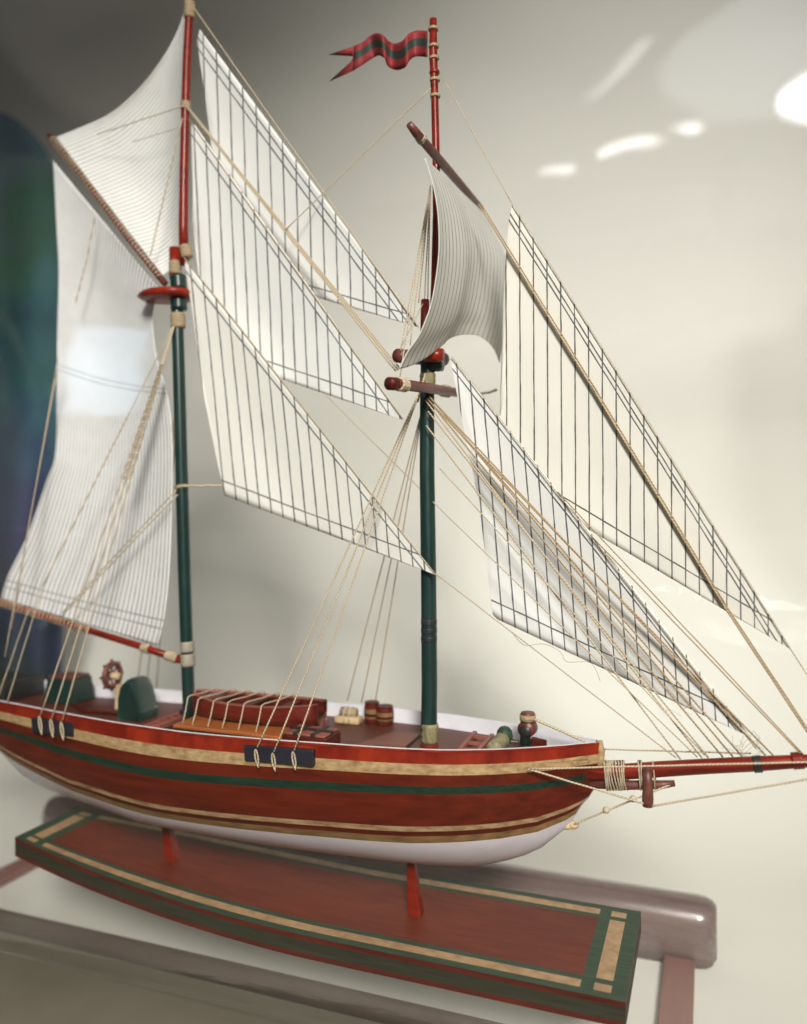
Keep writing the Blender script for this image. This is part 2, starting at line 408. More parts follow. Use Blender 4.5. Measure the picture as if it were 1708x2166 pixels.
# ================================================================== MODEL SHIP
ship = thing('model_ship', W(-.2, 0, -.43), 'two-masted model schooner with ruled paper sails, red, gold and green hull and white bottom', 'model ship')
def itp(x, tab):
    if x <= tab[0][0]: return tab[0][1]
    for (a, p), (c, q) in zip(tab, tab[1:]):
        if x <= c:
            k = (x-a)/(c-a); return p+(q-p)*k
    return tab[-1][1]
def smooth_tab(tab, x, h=.02): return (itp(x-h, tab)+2*itp(x, tab)+itp(x+h, tab))/4
Bt = [(-.86, .036), (-.8, .047), (-.7, .061), (-.6, .071), (-.5, .084), (-.4, .096), (-.25, .102), (-.15, .099), (-.05, .091), (0, .085), (.05, .074), (.1, .058), (.15, .035), (.18, .020), (.2075, .0035)]
Zt = [(-.86, -.262), (-.75, -.270), (-.5, -.274), (-.3, -.276), (-.1, -.272), (.05, -.2705), (.15, -.267), (.2075, -.2635)]
Kt = [(-.86, -.315), (-.8, -.325), (-.7, -.347), (-.66, -.368), (-.63, -.402), (-.6, -.412), (-.52, -.423), (-.4, -.437), (-.2, -.438), (0, -.434), (.065, -.4285), (.131, -.404), (.172, -.370), (.197, -.325), (.2075, -.297)]
Wt = [(-.86, .045), (-.7, .060), (-.63, .082), (-.57, .098), (-.5, .112), (-.35, .121), (0, .1135), (.1, .107), (.15, .100), (.19, .08), (.2075, .06)]
Tt = [(-.86, .035), (-.64, .044), (-.5, .056), (-.35, .0625), (-.15, .0560), (0, .0510), (.15, .0485), (.2075, .042)]
Pt = [(-.86, 2.2), (-.6, 3.0), (-.35, 4.2), (-.05, 3.8), (.08, 2.6), (.15, 1.9), (.2075, 1.4)]
def half(s, d):
    D = smooth_tab(Zt, s)-smooth_tab(Kt, s); k = min(1, max(0, d/D)); p = itp(s, Pt)
    return smooth_tab(Bt, s, .015)*(1-k**p)**.62 if s < .2 else itp(s, Bt)*(1-k**p)**.62
stations = [-.86+.02*i for i in range(51)]+[.17, .18, .187, .195, .2025, .2075]
def rows_d(s):
    T, Wd = itp(s, Tt), itp(s, Wt); D = smooth_tab(Zt, s)-smooth_tab(Kt, s)
    d = [0, .0143/.0456*T, .0256/.0456*T, .0375/.0456*T, T]
    d += [T+(Wd-T)*k for k in (.22, .43, .637, .744, .845, 1)]
    d = [min(x, D*.97) for x in d]
    w = d[-1]; d += [w+(D-w)*(1-(1-k)**2) for k in (.12, .25, .4, .55, .7, .85, 1)]
    return d
HM = [0, 1, 2, 3, 2, 2, 2, 7, 4, 5, 6, 6, 6, 6, 6, 6, 6]
t = MB()
for sg in (-1, 1):
    g = []
    for s in stations:
        z0 = smooth_tab(Zt, s); g.append([W(s, sg*half(s, d), z0-d) for d in rows_d(s)])
    t.grid(g, mfun=lambda i, j: HM[j])
# transom
s = stations[0]; z0 = smooth_tab(Zt, s); dd = rows_d(s)
t.grid([[W(s, half(s, d)*k, z0-d) for k in (-1, 0, 1)] for d in dd], mfun=lambda i, j: HM[i])
hull = t.build('hull', [M_rail, M_gold, M_redhull, M_green, M_dkred, M_bronze, M_white, M_worn], ship, smooth=True, weld=True)
# bulwark: cap and white inside face
t = MB(); th = .0035
for sg in (-1, 1):
    g = []
    for s in stations[1:-1]:
        z0 = smooth_tab(Zt, s); y = half(s, 0); yi = max(.0, y-th)
        g.append([W(s, sg*(y+.0012), z0-.002), W(s, sg*(y+.0012), z0+.0008), W(s, sg*yi, z0+.0008), W(s, sg*yi, z0-.030)])
    t.grid(g, mfun=lambda i, j: (0, 2, 1)[j])
t.build('bulwark', [M_rail, M_inner, M_inner], ship)
# deck
t = MB(); DZ = -.018
t.grid([[W(s, half(s, 0)*k*.985, smooth_tab(Zt, s)+DZ-.0) for k in (-1, -.5, 0, .5, 1)] for s in stations[1:-2]])
t.build('deck', M_deck, ship)
def dz(s): return smooth_tab(Zt, s)+DZ
# gold stem knee
t = MB()
t.tube([W(.2065, 0, -.2632), W(.2085, 0, -.275), W(.2078, 0, -.290), W(.203, 0, -.303)], [.0040*U, .0046*U, .0046*U, .003*U], n=8)
t.build('stem_cap', M_gold, ship, smooth=True)

PXU = U/1708
def dist(p): return (p-cam.location).dot(Vector((-SN, CS, 0)))/1708     # metres per photo pixel at that point
def spar(name, mat, pts, parent, n=14, Y=0.0, bevel=0):
    """pts: (px, py, width in px[, Y])"""
    Q = [P(p[0], p[1], p[3] if len(p) > 3 else Y) for p in pts]
    t = MB(); t.tube(Q, [p[2]/2*dist(q) for p, q in zip(pts, Q)], n=n)
    return t.build(name, mat, parent, smooth=True)
def ring(name, mat, parent, a, c, wpx, n=16, Y=0.0):
    """a wrapped band from pixel a to pixel c round a spar"""
    A, B = P(*a, Y), P(*c, Y); t = MB(); k = 7
    rr = wpx/2*dist(A)
    pts, rs = [], []
    for i in range(k):
        pts.append(A.lerp(B, i/(k-1))); rs.append(rr*(1 if i % 2 else .93))
    t.tube(pts, rs, n=n); return t.build(name, mat, parent, smooth=True)

# main mast
mm = spar('mast', M_mast, [(402, 1540, 27), (399, 1470, 26.5), (392, 1270, 27), (385, 1030, 27), (379, 800, 26), (375, 665, 25), (373, 585, 25)], ship)
mm['label'] = 'dark green main mast standing aft'
ring('foot_band', M_navy, mm, (394, 1500), (396, 1526), 30)
MC = noisy('grey_gold_band', (.20, .175, .13), (.34, .30, .23), 200, .6, bump=.3)
ring('boom_collar', MC, mm, (396, 1357), (397, 1379), 31); ring('boom_collar', MC, mm, (397, 1383), (398, 1409), 32)
ring('thread_wrap', M_tan, mm, (376, 663), (377, 694), 32)
ring('thread_wrap', M_tan, mm, (384, 1026), (385, 1033), 31)
t = MB(); c = P(352, 625)
t.tube([P(352, 625, -.035), P(358, 627, 0), P(372, 628, .04)], [.012*U, .02*U, .012*U], n=12, sq=.42); 
t = MB()
prow = []
cc = P(366, 626)
for rr, z in ((0, -.004), (.034, -.004), (.040, .001), (.036, .006), (0, .0065)):
    prow.append([cc+Vector((rr*U*(1.0 if math.cos(a) > 0 else 1.25)*math.cos(a)-.006*U, rr*U*.8*math.sin(a), z*U)) for a in [2*math.pi*j/20 for j in range(21)]])
t.grid(prow); t.build('crosstree', M_rail, mm, smooth=True)
spar('masthead', M_rail, [(371, 590, 24), (370, 566, 24), (370, 524, 24)], mm)
ring('gold_band', M_tan, mm, (371, 553), (371, 580), 27)
ring('cap_block', M_mast, mm, (377, 583), (379, 612), 34); ring('cap_block', M_mast, mm, (378, 632), (379, 655), 36)
tm = spar('topmast', M_red, [(390, 560, 20), (388, 480, 20), (389, 380, 19), (392, 250, 18.5), (396, 120, 18), (401, 20, 17), (402, -40, 16)], ship, Y=-.004)
tm['label'] = 'slim red main topmast'
ring('thread_wrap', M_tan, tm, (392, 520), (396, 545), 26, Y=-.004); ring('thread_wrap', M_tan, tm, (393, 216), (393, 232), 22, Y=-.004); ring('thread_wrap', M_tan, tm, (402, 5), (401, 38), 24, Y=-.004)
# foremast
fm = spar('mast', M_mast, [(908, 1580, 33), (908, 1560, 34), (909, 1440, 34), (907, 1200, 33), (904, 1000, 32), (904, 860, 31), (905, 780, 30), (903, 735, 29)], ship)
fm['label'] = 'dark green foremast standing forward'
ring('foot_collar', M_olive, fm, (910, 1530), (909, 1571), 38)
ring('foot_block', M_red, fm, (909, 1572), (909, 1582), 41)
for y in (1310, 1328, 1346): ring('black_band', M_navy, fm, (908, y), (908, y+11), 36)
ring('thread_wrap', M_olive, fm, (905, 790), (905, 822), 35)
t = MB(); a, c2 = P(838, 748, -.03), P(942, 752, .012)
t.tube([P(842, 752, -.045), P(886, 757, -.0), P(940, 760, .05)], .0085*U, n=12); t.build('crosstree', M_spar, fm, smooth=True)
t = MB(); t.tube([P(898, 752, -.02), P(920, 751, -.02), P(938, 750, -.02)], [.0075*U, .0085*U, .0075*U], n=12); t.build('crosstree', M_rail, fm, smooth=True)
t = MB(); t.tube([P(906, 770, -.0), P(936, 768, -.0)], .010*U, n=12); t.build('cap_block', M_mast, fm, smooth=True)
spar('masthead', M_dkred, [(899, 735, 17), (899, 700, 19), (900, 634, 18)], fm, Y=.004)
ftm = spar('topmast', M_red, [(916, 720, 17), (920, 600, 16), (924, 450, 16), (923, 330, 16), (920, 200, 16), (917, 110, 17.5), (917, 40, 15)], ship, Y=.0)
ftm['label'] = 'red fore topmast carrying the pennant'
for y in (58, 95, 120, 150, 166, 200): ring('thread_wrap', M_tan if y != 150 else M_red, ftm, (917+(y-58)*.03, y), (917+(y-58)*.03, y+6), 22)
# pennant: swallow-tailed ribbon
Tp = [(1000, 190), (930, 190), (880, 210), (850, 250), (800, 270), (760, 255), (720, 215), (680, 205), (640, 225), (590, 265), (545, 285)]
Bp = [(1000, 355), (930, 350), (890, 375), (858, 420), (805, 435), (755, 410), (735, 365), (700, 345), (660, 360), (600, 400), (535, 440)]
Zm = lambda p: (p[0]*.3394+565, p[1]*.3394)
def resamp(pts, n):
    pts = [Vector((a, b, 0)) for a, b in pts]; out = []
    for i in range(n):
        f = i/(n-1)*(len(pts)-1); k = min(int(f), len(pts)-2); u = f-k
        p0, p1, p2, p3 = pts[max(k-1, 0)], pts[k], pts[k+1], pts[min(k+2, len(pts)-1)]
        out.append(.5*((2*p1)+(p2-p0)*u+(2*p0-5*p1+4*p2-p3)*u*u+(3*p1-p0-3*p2+p3)*u**3))
    return [(q.x, q.y) for q in out]
A, B = resamp([Zm(p) for p in Tp], 44), resamp([Zm(p) for p in Bp], 44)
def fl(x, y, i): return P(x, y, -.004+.009*math.sin(i*.42)+.0006*i)
rows = []
for i, (p, q) in enumerate(zip(A, B)):
    rows.append([fl(p[0]+(q[0]-p[0])*k, p[1]+(q[1]-p[1])*k, i) for k in (0, .15, .29, .45, .61, .8, 1)])
t = MB(); t.grid(rows, mfun=lambda i, j: 1 if j in (2, 3) else 0)
p, q = A[-1], B[-1]; nx = Zm((530, 372)); tt = Zm((385, 340)); bt = Zm((390, 505))
j1 = rows[-1]
t.add([j1[0], j1[1], j1[2], j1[3], P(nx[0]-2, nx[1]-8, .02), P(*tt, .032)], [(0, 1, 2, 3, 4, 5)], 0)
t.add([j1[3], j1[4], j1[5], j1[6], P(*bt, .034), P(nx[0]-2, nx[1]+4, .02)], [(0, 1, 2, 3, 4, 5)], 0)
M_pen = noisy('pennant_red', (.16, .008, .010), (.25, .016, .017), 120, .7)
M_peng = noisy('pennant_green', (.012, .022, .016), (.02, .034, .024), 120, .7)
t.build('pennant', [M_pen, M_peng], ship, smooth=True, thick=.0003)

# gaff, boom, yards
def wrapped(o, a, c, n, wpx, Ya, Yc, mat=None, name='lashing', flat=1.0, th=.2):
    t = MB()
    for i in range(n):
        k = (i+.5)/n; p = P(a[0], a[1], Ya).lerp(P(c[0], c[1], Yc), k); ax = (P(c[0], c[1], Yc)-P(a[0], a[1], Ya)).normalized()
        v = ax.cross(Vector((0, 0, 1))).normalized(); u = v.cross(ax).normalized(); rr = wpx/2*dist(p)
        t.tube([p+ax*(.0003*math.sin(j*.9+i))+(u*math.cos(2*math.pi*j/10)+v*flat*math.sin(2*math.pi*j/10))*rr for j in range(11)], rr*th, n=5, cap=False)
    return t.build(name, mat or M_rope, o, smooth=True)
gaff = spar('gaff', M_spar, [(104, 284, 10), (180, 380, 11), (270, 502, 13), (350, 600, 14)], ship, Y=-.006); gaff['label'] = 'slanting gaff wrapped in thread'
wrapped(gaff, (110, 292), (340, 588), 46, 14, -.006, -.006)
boom = spar('boom', M_red, [(-40, 1262, 10), (60, 1292, 12), (200, 1337, 14), (300, 1368, 15), (382, 1396, 16)], ship, Y=-.006); boom['label'] = 'long red boom at the foot of the mainsail'
wrapped(boom, (-30, 1265), (190, 1334), 30, 15, -.006, -.006); wrapped(boom, (300, 1368), (318, 1374), 4, 19, -.006, -.006); wrapped(boom, (352, 1385), (376, 1393), 7, 20, -.006, -.006)
yd = spar('yard', M_spar, [(866, 262, 15, -.13), (880, 280, 19, -.12), (940, 350, 19, .0), (985, 402, 16, .09), (1019, 442, 13, .165)], ship); yd['label'] = 'upper yard crossing the fore topmast'
wrapped(yd, (889, 289), (894, 295), 3, 21, -.105, -.10)
yd2 = spar('yard', M_spar, [(826, 811, 22, -.13), (850, 813, 24, -.115), (905, 821, 22, -.03), (965, 830, 19, .08), (1010, 838, 15, .15)], ship); yd2['label'] = 'lower yard below the fore crosstrees'
t = MB(); t.tube([P(822, 811, -.132), P(838, 812, -.122)], .0072*U, n=14); t.build('yard_end', M_dkred, yd2, smooth=True)
wrapped(yd2, (842, 812), (858, 814), 5, 27, -.12, -.105); wrapped(yd2, (936, 826), (950, 828), 4, 23, .04, .055)
t = MB(); t.tube([P(1010, 838, .15), P(1020, 832, .152), P(1035, 830, .155), P(1052, 824, .158)], .0018*U, n=6); t.build('yard_lashing', M_olive, yd2, smooth=True)

# bowsprit
bs = spar('bowsprit', M_red, [(1225, 1637, 34), (1300, 1634, 33), (1400, 1627, 33), (1500, 1621, 32), (1600, 1616, 32), (1720, 1609, 26), (1790, 1605, 20)], ship); bs['label'] = 'red bowsprit reaching forward over the bow'
spar('heel_spar', M_spar, [(1232, 1656, 22), (1330, 1661, 20), (1400, 1660, 18), (1428, 1657, 13)], bs)
ring('black_band', M_black, bs, (1594, 1617), (1612, 1616), 37)
wrapped(bs, (1280, 1641), (1326, 1640), 9, 62, 0, 0, None, 'lashing', .62, .062); wrapped(bs, (1351, 1640), (1362, 1640), 2, 62, 0, 0, None, 'lashing', .62, .062); wrapped(bs, (1384, 1640), (1385, 1640), 1, 58, 0, 0, None, 'lashing', .62, .062)
ring('cap_block', M_red, bs, (1676, 1610), (1700, 1608), 37)
spar('martingale', M_spar, [(1370, 1625, 19), (1371, 1660, 21), (1371, 1690, 24), (1371, 1706, 22)], bs, Y=-.012)
t = MB(); t.ball(P(1316-60+45, 1744, 0), .0001, n=6)
bob = MB(); bob.tube([P(1184, 1750), P(1212, 1745)], [.003*U, .005*U], n=10); bob.ball(P(1213, 1745), .0062*U, n=12, sc=(1.1, .9, .8)); bob.build('bobstay_knot', M_beige, ship, smooth=True)

# ------------------------------------------------------------------ sails
def jib(name, label, mat, head, tack, leech, foot_l, Yh, Yt, Yc, shear, spacing, belly, nu=64, nv=26):
    """leech + foot_l: lower outline from the head to the tack (photo pixels)"""
    low = leech+foot_l
    X = lambda x, y: x-shear*(y-tack[1])
    xs0, xs1 = X(*head), X(*tack)
    lows = [(X(x, y), x, y) for x, y in [head]+low+[tack]]
    fa, fb = foot_l[0] if foot_l else leech[-1], tack
    rows, uv, ue = [], [], []
    ln = math.hypot(tack[0]-head[0], tack[1]-head[1]); nx, ny = (tack[1]-head[1])/ln, -(tack[0]-head[0])/ln
    fl_ = math.hypot(fb[0]-fa[0], fb[1]-fa[1]); fx, fy = (fb[1]-fa[1])/fl_, -(fb[0]-fa[0])/fl_
    xmin = min(l[0] for l in lows)
    for i in range(nu+1):
        xx = xmin+.01+(xs1-xmin-.01)*i/nu; k = max(0, (xx-xs0)/(xs1-xs0))
        top = (head[0]+(tack[0]-head[0])*k, head[1]+(tack[1]-head[1])*k)
        if xx < xs0:
            cr_ = []
            for (a, ax, ay), (c, cx, cy) in zip(lows, lows[1:]):
                if min(a, c) <= xx <= max(a, c) and abs(c-a) > 1e-6:
                    u = (xx-a)/(c-a); cr_.append((ax+(cx-ax)*u, ay+(cy-ay)*u))
            if cr_: top = min(cr_, key=lambda q: q[1])
        # the lower outline at this panel place (last crossing)
        bot = top
        for (a, ax, ay), (c, cx, cy) in zip(lows, lows[1:]):
            if min(a, c) <= xx <= max(a, c) and abs(c-a) > 1e-6:
                u = (xx-a)/(c-a); q = (ax+(cx-ax)*u, ay+(cy-ay)*u)
                if q[1] >= bot[1]: bot = q
        r, a1, a2 = [], [], []
        for j in range(nv+1):
            v = j/nv; x, y = top[0]+(bot[0]-top[0])*v, top[1]+(bot[1]-top[1])*v
            yl = Yh+(Yt-Yh)*k
            dl = (head[0]-x)*nx+(head[1]-y)*ny; dl = abs(dl)
            w = min(1, dl/(.30*ln)); Y = yl+(Yc-yl)*w+belly*math.sin(math.pi*min(1, w*.9))*math.sin(math.pi*min(1, k*1.15+.02))
            Y += .0022*math.sin(k*7+v*3.1+head[0])*math.sin(math.pi*v)*w+.0012*math.sin(k*17-v*6)*w
            r.append(P(x, y, Y)); a1.append((xx-xmin, v)); a2.append((dl, abs((x-fa[0])*fx+(y-fa[1])*fy)))
        rows.append(r); uv.append(a1); ue.append(a2)
    t = MB(); t.grid(rows, uv=uv, uv2=ue)
    o = t.build(name, mat, ship, smooth=True, weld=True, thick=.00025); o['label'] = label
    return o
PW = (.87, .855, .82); PC = (.87, .845, .775)
jib('staysail', 'upper staysail set between the two masts', sail_mat('paper_upper', PW, 27, 1.42, (13, 27), (20,), lk=.85), (416, 52), (887, 692), [(417, 90), (434, 200), (478, 560)], [(480, 574)], -.002, -.002, .035, .028, 27, .008)
jib('staysail', 'middle staysail set between the two masts', sail_mat('paper_middle', PW, 24, 1.42, (17,), (27,), lk=.85), (406, 255), (852, 888), [(400, 300), (408, 480), (440, 735)], [(442, 750)], -.005, -.004, .022, .045, 24, .008)
jib('staysail', 'lower staysail reaching to the foremast', sail_mat('paper_lower', PC, 24, 1.42, (14,), (28,), lk=.85), (389, 545), (922, 1216), [(402, 620), (432, 840), (466, 1010)], [(470, 1046)], -.008, -.020, .012, .10, 24, .007)
jib('jib', 'outer jib, the largest foresail, cream with double edge line', sail_mat('paper_outer', (.76, .725, .645), 29, 1.42, (16, 25), (32,), lk=.9), (1079, 420), (1674, 1374), [(1076, 460), (1062, 690), (1058, 880)], [(1060, 1010)], -.003, -.003, .012, .005, 29, .003)
jib('jib', 'inner jib behind the fan of tan stays', sail_mat('paper_inner', PW, 25.5, 1.42, (15,), (32,), lk=.9), (952, 748), (1590, 1560), [(972, 860), (1010, 1040), (1038, 1250)], [(1044, 1306)], -.006, -.004, .03, .085, 25.5, .010)

def coons(name, label, mat, left, right, n, m, Yf, uscale, lines_along_v=True, back=None, vsc=1000.0):
    """ruled patch between two pixel polylines (left and right), n columns across, m down"""
    Lf, Rt = resamp(left, m+1), resamp(right, m+1)
    rows, uv, ue = [], [], []
    for i in range(m+1):
        r, a1, a2 = [], [], []
        for j in range(n+1):
            k = j/n
            x = Lf[i][0]+(Rt[i][0]-Lf[i][0])*k; y = Lf[i][1]+(Rt[i][1]-Lf[i][1])*k
            if back: dx, dy = back(k, i/m); x += dx; y += dy
            r.append(P(x, y, Yf(k, i/m)))
            a1.append((k*uscale, i/m*vsc)); a2.append((1e4, 1e4))
        rows.append(r); uv.append(a1); ue.append(a2)
    t = MB(); t.grid(rows, uv=uv, uv2=ue)
    o = t.build(name, mat, ship, smooth=True, thick=.00025); o['label'] = label
    return o
# mainsail
mat = sail_mat('paper_main', (.86, .845, .825), 10, 1.0, lk=.85, ink=(.07, .068, .075), cross=(412, 424, 905, 907, 930, 932), trans=.2)
coons('mainsail', 'tall curved mainsail with fine grey pencil lines', mat,
      [(112, 338), (119, 475), (124, 577), (121, 700), (120, 803), (117, 955), (98, 1017), (58, 1132), (17, 1217), (2, 1266)],
      [(338, 612), (325, 650), (323, 690), (333, 760), (357, 850), (365, 950), (363, 1090), (359, 1200), (349, 1300), (334, 1366)],
      60, 60, lambda k, v: .006+.030*math.sin(math.pi*k)*math.sin(math.pi*(v*.9+.06))+.012*math.sin(2*math.pi*v)*k, 360,
      back=lambda k, v: (0, -26*math.sin(math.pi*k)*(1-v)*0+10*math.sin(math.pi*k)*math.sin(math.pi*v)))
# main gaff topsail: lines run from the gaff to the topmast
mat = sail_mat('paper_topsail', (.87, .855, .82), 9.6, .95, lk=.75, ink=(.10, .095, .09), trans=.2)
def gts():
    G = resamp([(112, 290), (168, 362), (225, 438), (283, 515), (340, 588)], 49)
    Mt = resamp([(394, 12), (390, 110), (388, 230), (385, 360), (382, 470), (384, 548)], 49)
    lee = [(118, 290), (180, 265), (240, 235), (300, 180), (345, 120), (375, 65), (394, 12)]
    le = resamp(lee, 41)
    rows, uv, ue = [], [], []
    for i in range(49):
        v = i/48; r, a1, a2 = [], [], []
        for j in range(41):
            k = j/40; g, q = G[i], Mt[i]
            dx = le[j][0]-(G[0][0]+(Mt[0][0]-G[0][0])*k); dy = le[j][1]-(G[0][1]+(Mt[0][1]-G[0][1])*k)
            w = (1-v)**.8; w2 = .85*w+.15*(1-v)
            x = g[0]+(q[0]-g[0])*k+dx*w2; y = g[1]+(q[1]-g[1])*k+dy*w2
            r.append(P(x, y, .004+.045*math.sin(math.pi*k)*math.sin(math.pi*(.15+.8*v)))); a1.append((v*430, k*1000)); a2.append((1e4, 1e4))
        rows.append(r); uv.append(a1); ue.append(a2)
    t = MB(); t.grid(rows, uv=uv, uv2=ue)
    o = t.build('topsail', mat, ship, smooth=True, thick=.00025); o['label'] = 'curved gaff topsail at the main topmast'
gts()
# square topsail on the foremast, bellied forward, with an arched foot
mat = sail_mat('paper_square', (.92, .905, .85), 12.2, .9, lk=.62, ink=(.05, .05, .048), trans=.5)
def square():
    n, m = 48, 44
    Lf = resamp([(899, 334), (914, 380), (926, 444), (929, 517), (924, 576), (914, 635), (902, 673), (885, 711), (861, 746), (844, 781)], m+1)
    Rt = resamp([(1021, 448), (1046, 495), (1066, 535), (1076, 570), (1075, 620), (1069, 693), (1062, 740), (1057, 768)], m+1)
    Tp_ = resamp([(899, 334), (940, 372), (980, 409), (1021, 448)], n+1)
    Bt_ = resamp([(844, 781), (868, 774), (892, 762), (916, 746), (937, 730), (950, 717), (970, 709), (993, 707), (1015, 711), (1034, 724), (1048, 743), (1057, 768)], n+1)
    rows, uv, ue = [], [], []
    for i in range(m+1):
        v = i/m; r, a1, a2 = [], [], []
        for j in range(n+1):
            u = j/n; q = []
            for c in (0, 1):
                q.append((1-u)*Lf[i][c]+u*Rt[i][c]+(1-v)*Tp_[j][c]+v*Bt_[j][c]-((1-u)*(1-v)*Lf[0][c]+u*(1-v)*Rt[0][c]+(1-u)*v*Lf[-1][c]+u*v*Rt[-1][c]))
            r.append(P(q[0], q[1], -.105+.265*u)); a1.append((u*285, v*1000)); a2.append((1e4, 1e4))
        rows.append(r); uv.append(a1); ue.append(a2)
    t = MB(); t.grid(rows, uv=uv, uv2=ue)
    o = t.build('topsail', mat, ship, smooth=True, thick=.00025); o['label'] = 'square fore topsail bellying forward over an arched foot'
square()

# ------------------------------------------------------------------ rigging
def rope(name, a, c, w=3.2, mat=None, sag=0.0, parent=None, wob=.6, n=14):
    p, q = P(*a), P(*c); pts = []
    ph = random.random()*9; k0 = dist(p)
    for i in range(n+1):
        k = i/n; z = p.lerp(q, k); e = math.sin(math.pi*k)
        z = z+Vector((0, math.sin(k*11+ph)*wob*k0*.5*e, -sag*k0*4*k*(1-k)+math.sin(k*17+ph)*wob*k0*e*.6))
        pts.append(z)
    t = MB(); t.tube(pts, w*.86/2*k0, n=6)
    return t.build(name, mat or M_rope, parent or ship, smooth=True)
Y0 = -.008
# stays between the masts
rope('stay', (406, 10, -.004), (884, 690, -.004), 3.4)
for d in (-4.5, 0, 4.5): rope('stay', (396+d*.3, 224+abs(d)*.4, Y0), (842+d, 782-d*.6, Y0-.004), 4, M_rope, wob=1.2)
rope('stay', (400, 252, -.006), (852, 886, -.006), 2.6, sag=2)
rope('stay', (388, 542, -.010), (922, 1216, -.021), 2.8); rope('stay', (922, 1214, -.021), (1432, 1604, -.008), 3.2)
rope('stay', (912, 186, -.004), (604, 486, -.014), 3)
rope('stay', (690, 836, -.002), (940, 1085, -.004), 2.4); rope('stay', (940, 1085, -.022), (1476, 1602, -.008), 3)
rope('stay', (930, 990, -.022), (1492, 1598, -.008), 3)
# head stays
rope('head_stay', (940, 168, -.002), (1079, 422, -.004), 2.6); rope('head_stay', (1079, 422, -.006), (1674, 1374, -.006), 2.4); rope('head_stay', (1674, 1374, -.006), (1730, 1462, -.006), 4)
for d in (-2.6, 2.6): rope('head_stay', (1016+d, 432, -.009), (1262+d, 830, -.005), 4, M_rope2); rope('head_stay', (1262+d, 830, -.005), (1532+d, 1278, -.005), 4.4, M_rope2); rope('head_stay', (1532+d, 1278, -.005), (1742+d, 1596, -.01), 4.8, M_rope2)
for (x0, y0, x1, y1) in ((900, 846, 1486, 1604), (904, 842, 1532, 1604), (908, 838, 1552, 1602), (912, 842, 1572, 1602), (915, 846, 1622, 1600), (912, 852, 1636, 1598), (906, 870, 1500, 1604), (902, 900, 1440, 1606)):
    rope('fore_stay', (x0, y0, -.020), (x1, y1, -.006), 4.2, M_rope2 if x1 > 1520 else M_rope, sag=random.uniform(-2, 4), wob=1)
rope('head_stay', (955, 752, -.010), (1600, 1584, -.006), 2.6); rope('head_stay', (1250, 1132, -.010), (1694, 1594, -.006), 3.6, M_rope2)
rope('head_stay', (1180, 1040, -.010), (1700, 1596, -.006), 3.2, M_rope2)
# bowsprit guys and bobstay
rope('guy', (1118, 1627, -.052), (1372, 1703, -.014), 5); rope('guy', (1372, 1707, -.014), (1730, 1645, -.006), 5.2)
rope('guy', (1118, 1627, -.052), (1720, 1612, -.014), 4.6); rope('guy', (1276, 1585, .004), (1590, 1594, .012), 4)
rope('guy', (1214, 1744, -.004), (1350, 1688, -.012), 5); rope('guy', (1350, 1688, -.012), (1424, 1658, -.002), 4.6)
for x, y in ((1283, 1714), (1340, 1690)):
    t = MB(); t.ball(P(x, y, -.010), .0042*U, n=8); t.build('knot', M_rope, ship, smooth=True)
rope('guy', (1132, 1522, -.006), (1250, 1574, -.004), 6.5)
# shrouds and deadeyes
def shrouds(tops, near, far, wn, chan, ctop, cpoly):
    for (x, y) in near:
        rope('shroud', (tops[0], tops[1], -.016), (x, y, chan), wn)
        t = MB(); c = P(x-1, y+20, chan-.004); kk = dist(c)
        for q in (1, .55):
            t.tube([c+Vector((math.sin(a)*4.6*kk*q-math.cos(a)*2*kk, -.0002*math.cos(a), math.cos(a)*17*kk)) for a in [2*math.pi*j/14 for j in range(15)]], 1.0*kk, n=5, cap=False)
        t.tube([c+Vector((2*kk, 0, -15*kk)), c+Vector((2.5*kk, .0006, -24*kk))], [2.8*kk, 1.4*kk], n=5)
        t.build('deadeye', M_rope, ship, smooth=True)
    for (x, y) in far: rope('shroud', (ctop[0], ctop[1], .016), (x, y, .094), 3, M_rope2)
shrouds((888, 828), [(544, 1582), (580, 1590), (623, 1587)], [(735, 1482), (765, 1486), (794, 1487)], 4.4, -.105, (897, 850), None)
shrouds((368, 690), [(86, 1512), (110, 1518), (132, 1524)], [(290, 1452), (310, 1454), (331, 1456)], 4, -.092, (380, 800), None)
rope('shroud', (900, 790, -.02), (884, 850, -.03), 5, M_rope)
for (a, c, Yc) in (((515, 1577), (662, 1619), -.1045), ((65, 1519), (155, 1557), -.0885)):
    t = MB(); p0, p1 = P(a[0], a[1], Yc), P(c[0], c[1], Yc)
    q0 = P(a[0], a[1], Yc); q1 = P(c[0], a[1]+9, Yc); 
    t.prism([P(a[0], a[1], Yc), P(c[0], a[1]+11, Yc), P(c[0], c[1]+3, Yc), P(a[0]+2, c[1]-9, Yc)], (0, .008*U, 0))
    t.build('channel', M_navy, ship, bevel=.0004)
# ratline-like serving on the main shrouds
t = MB()
for i in range(46):
    k = .10+.30*i/46; p = P(368, 690, -.018).lerp(P(112, 1518, -.093), k); w = (4+14*k)*dist(p)
    t.tube([p+Vector((-w, 0, .0004*math.sin(i*2.1))), p+Vector((0, -.0003, -.0002)), p+Vector((w, 0, .0004*math.cos(i*1.7)))], 1.5*dist(p), n=5)
t.build('ratlines', M_rope, ship, smooth=True)
rope('sheet', (373, 1036, -.018), (132, 1296, -.03), 3.4); rope('sheet', (376, 1046, -.018), (128, 1306, -.03), 3.4)
rope('sheet', (386, 1028, -.016), (470, 1027, -.004), 6, wob=1.5); 
rope('backstay', (366, 690, -.014), (90, 1240, -.05), 3.2); rope('backstay', (118, 800, -.03), (10, 1390, -.06), 2.6); rope('backstay', (122, 760, -.03), (24, 1330, -.05), 2.2)
rope('backstay', (90, 1240, -.05), (14, 1490, -.075), 2.8); rope('backstay', (60, 1290, -.04), (-6, 1480, -.07), 2.6)
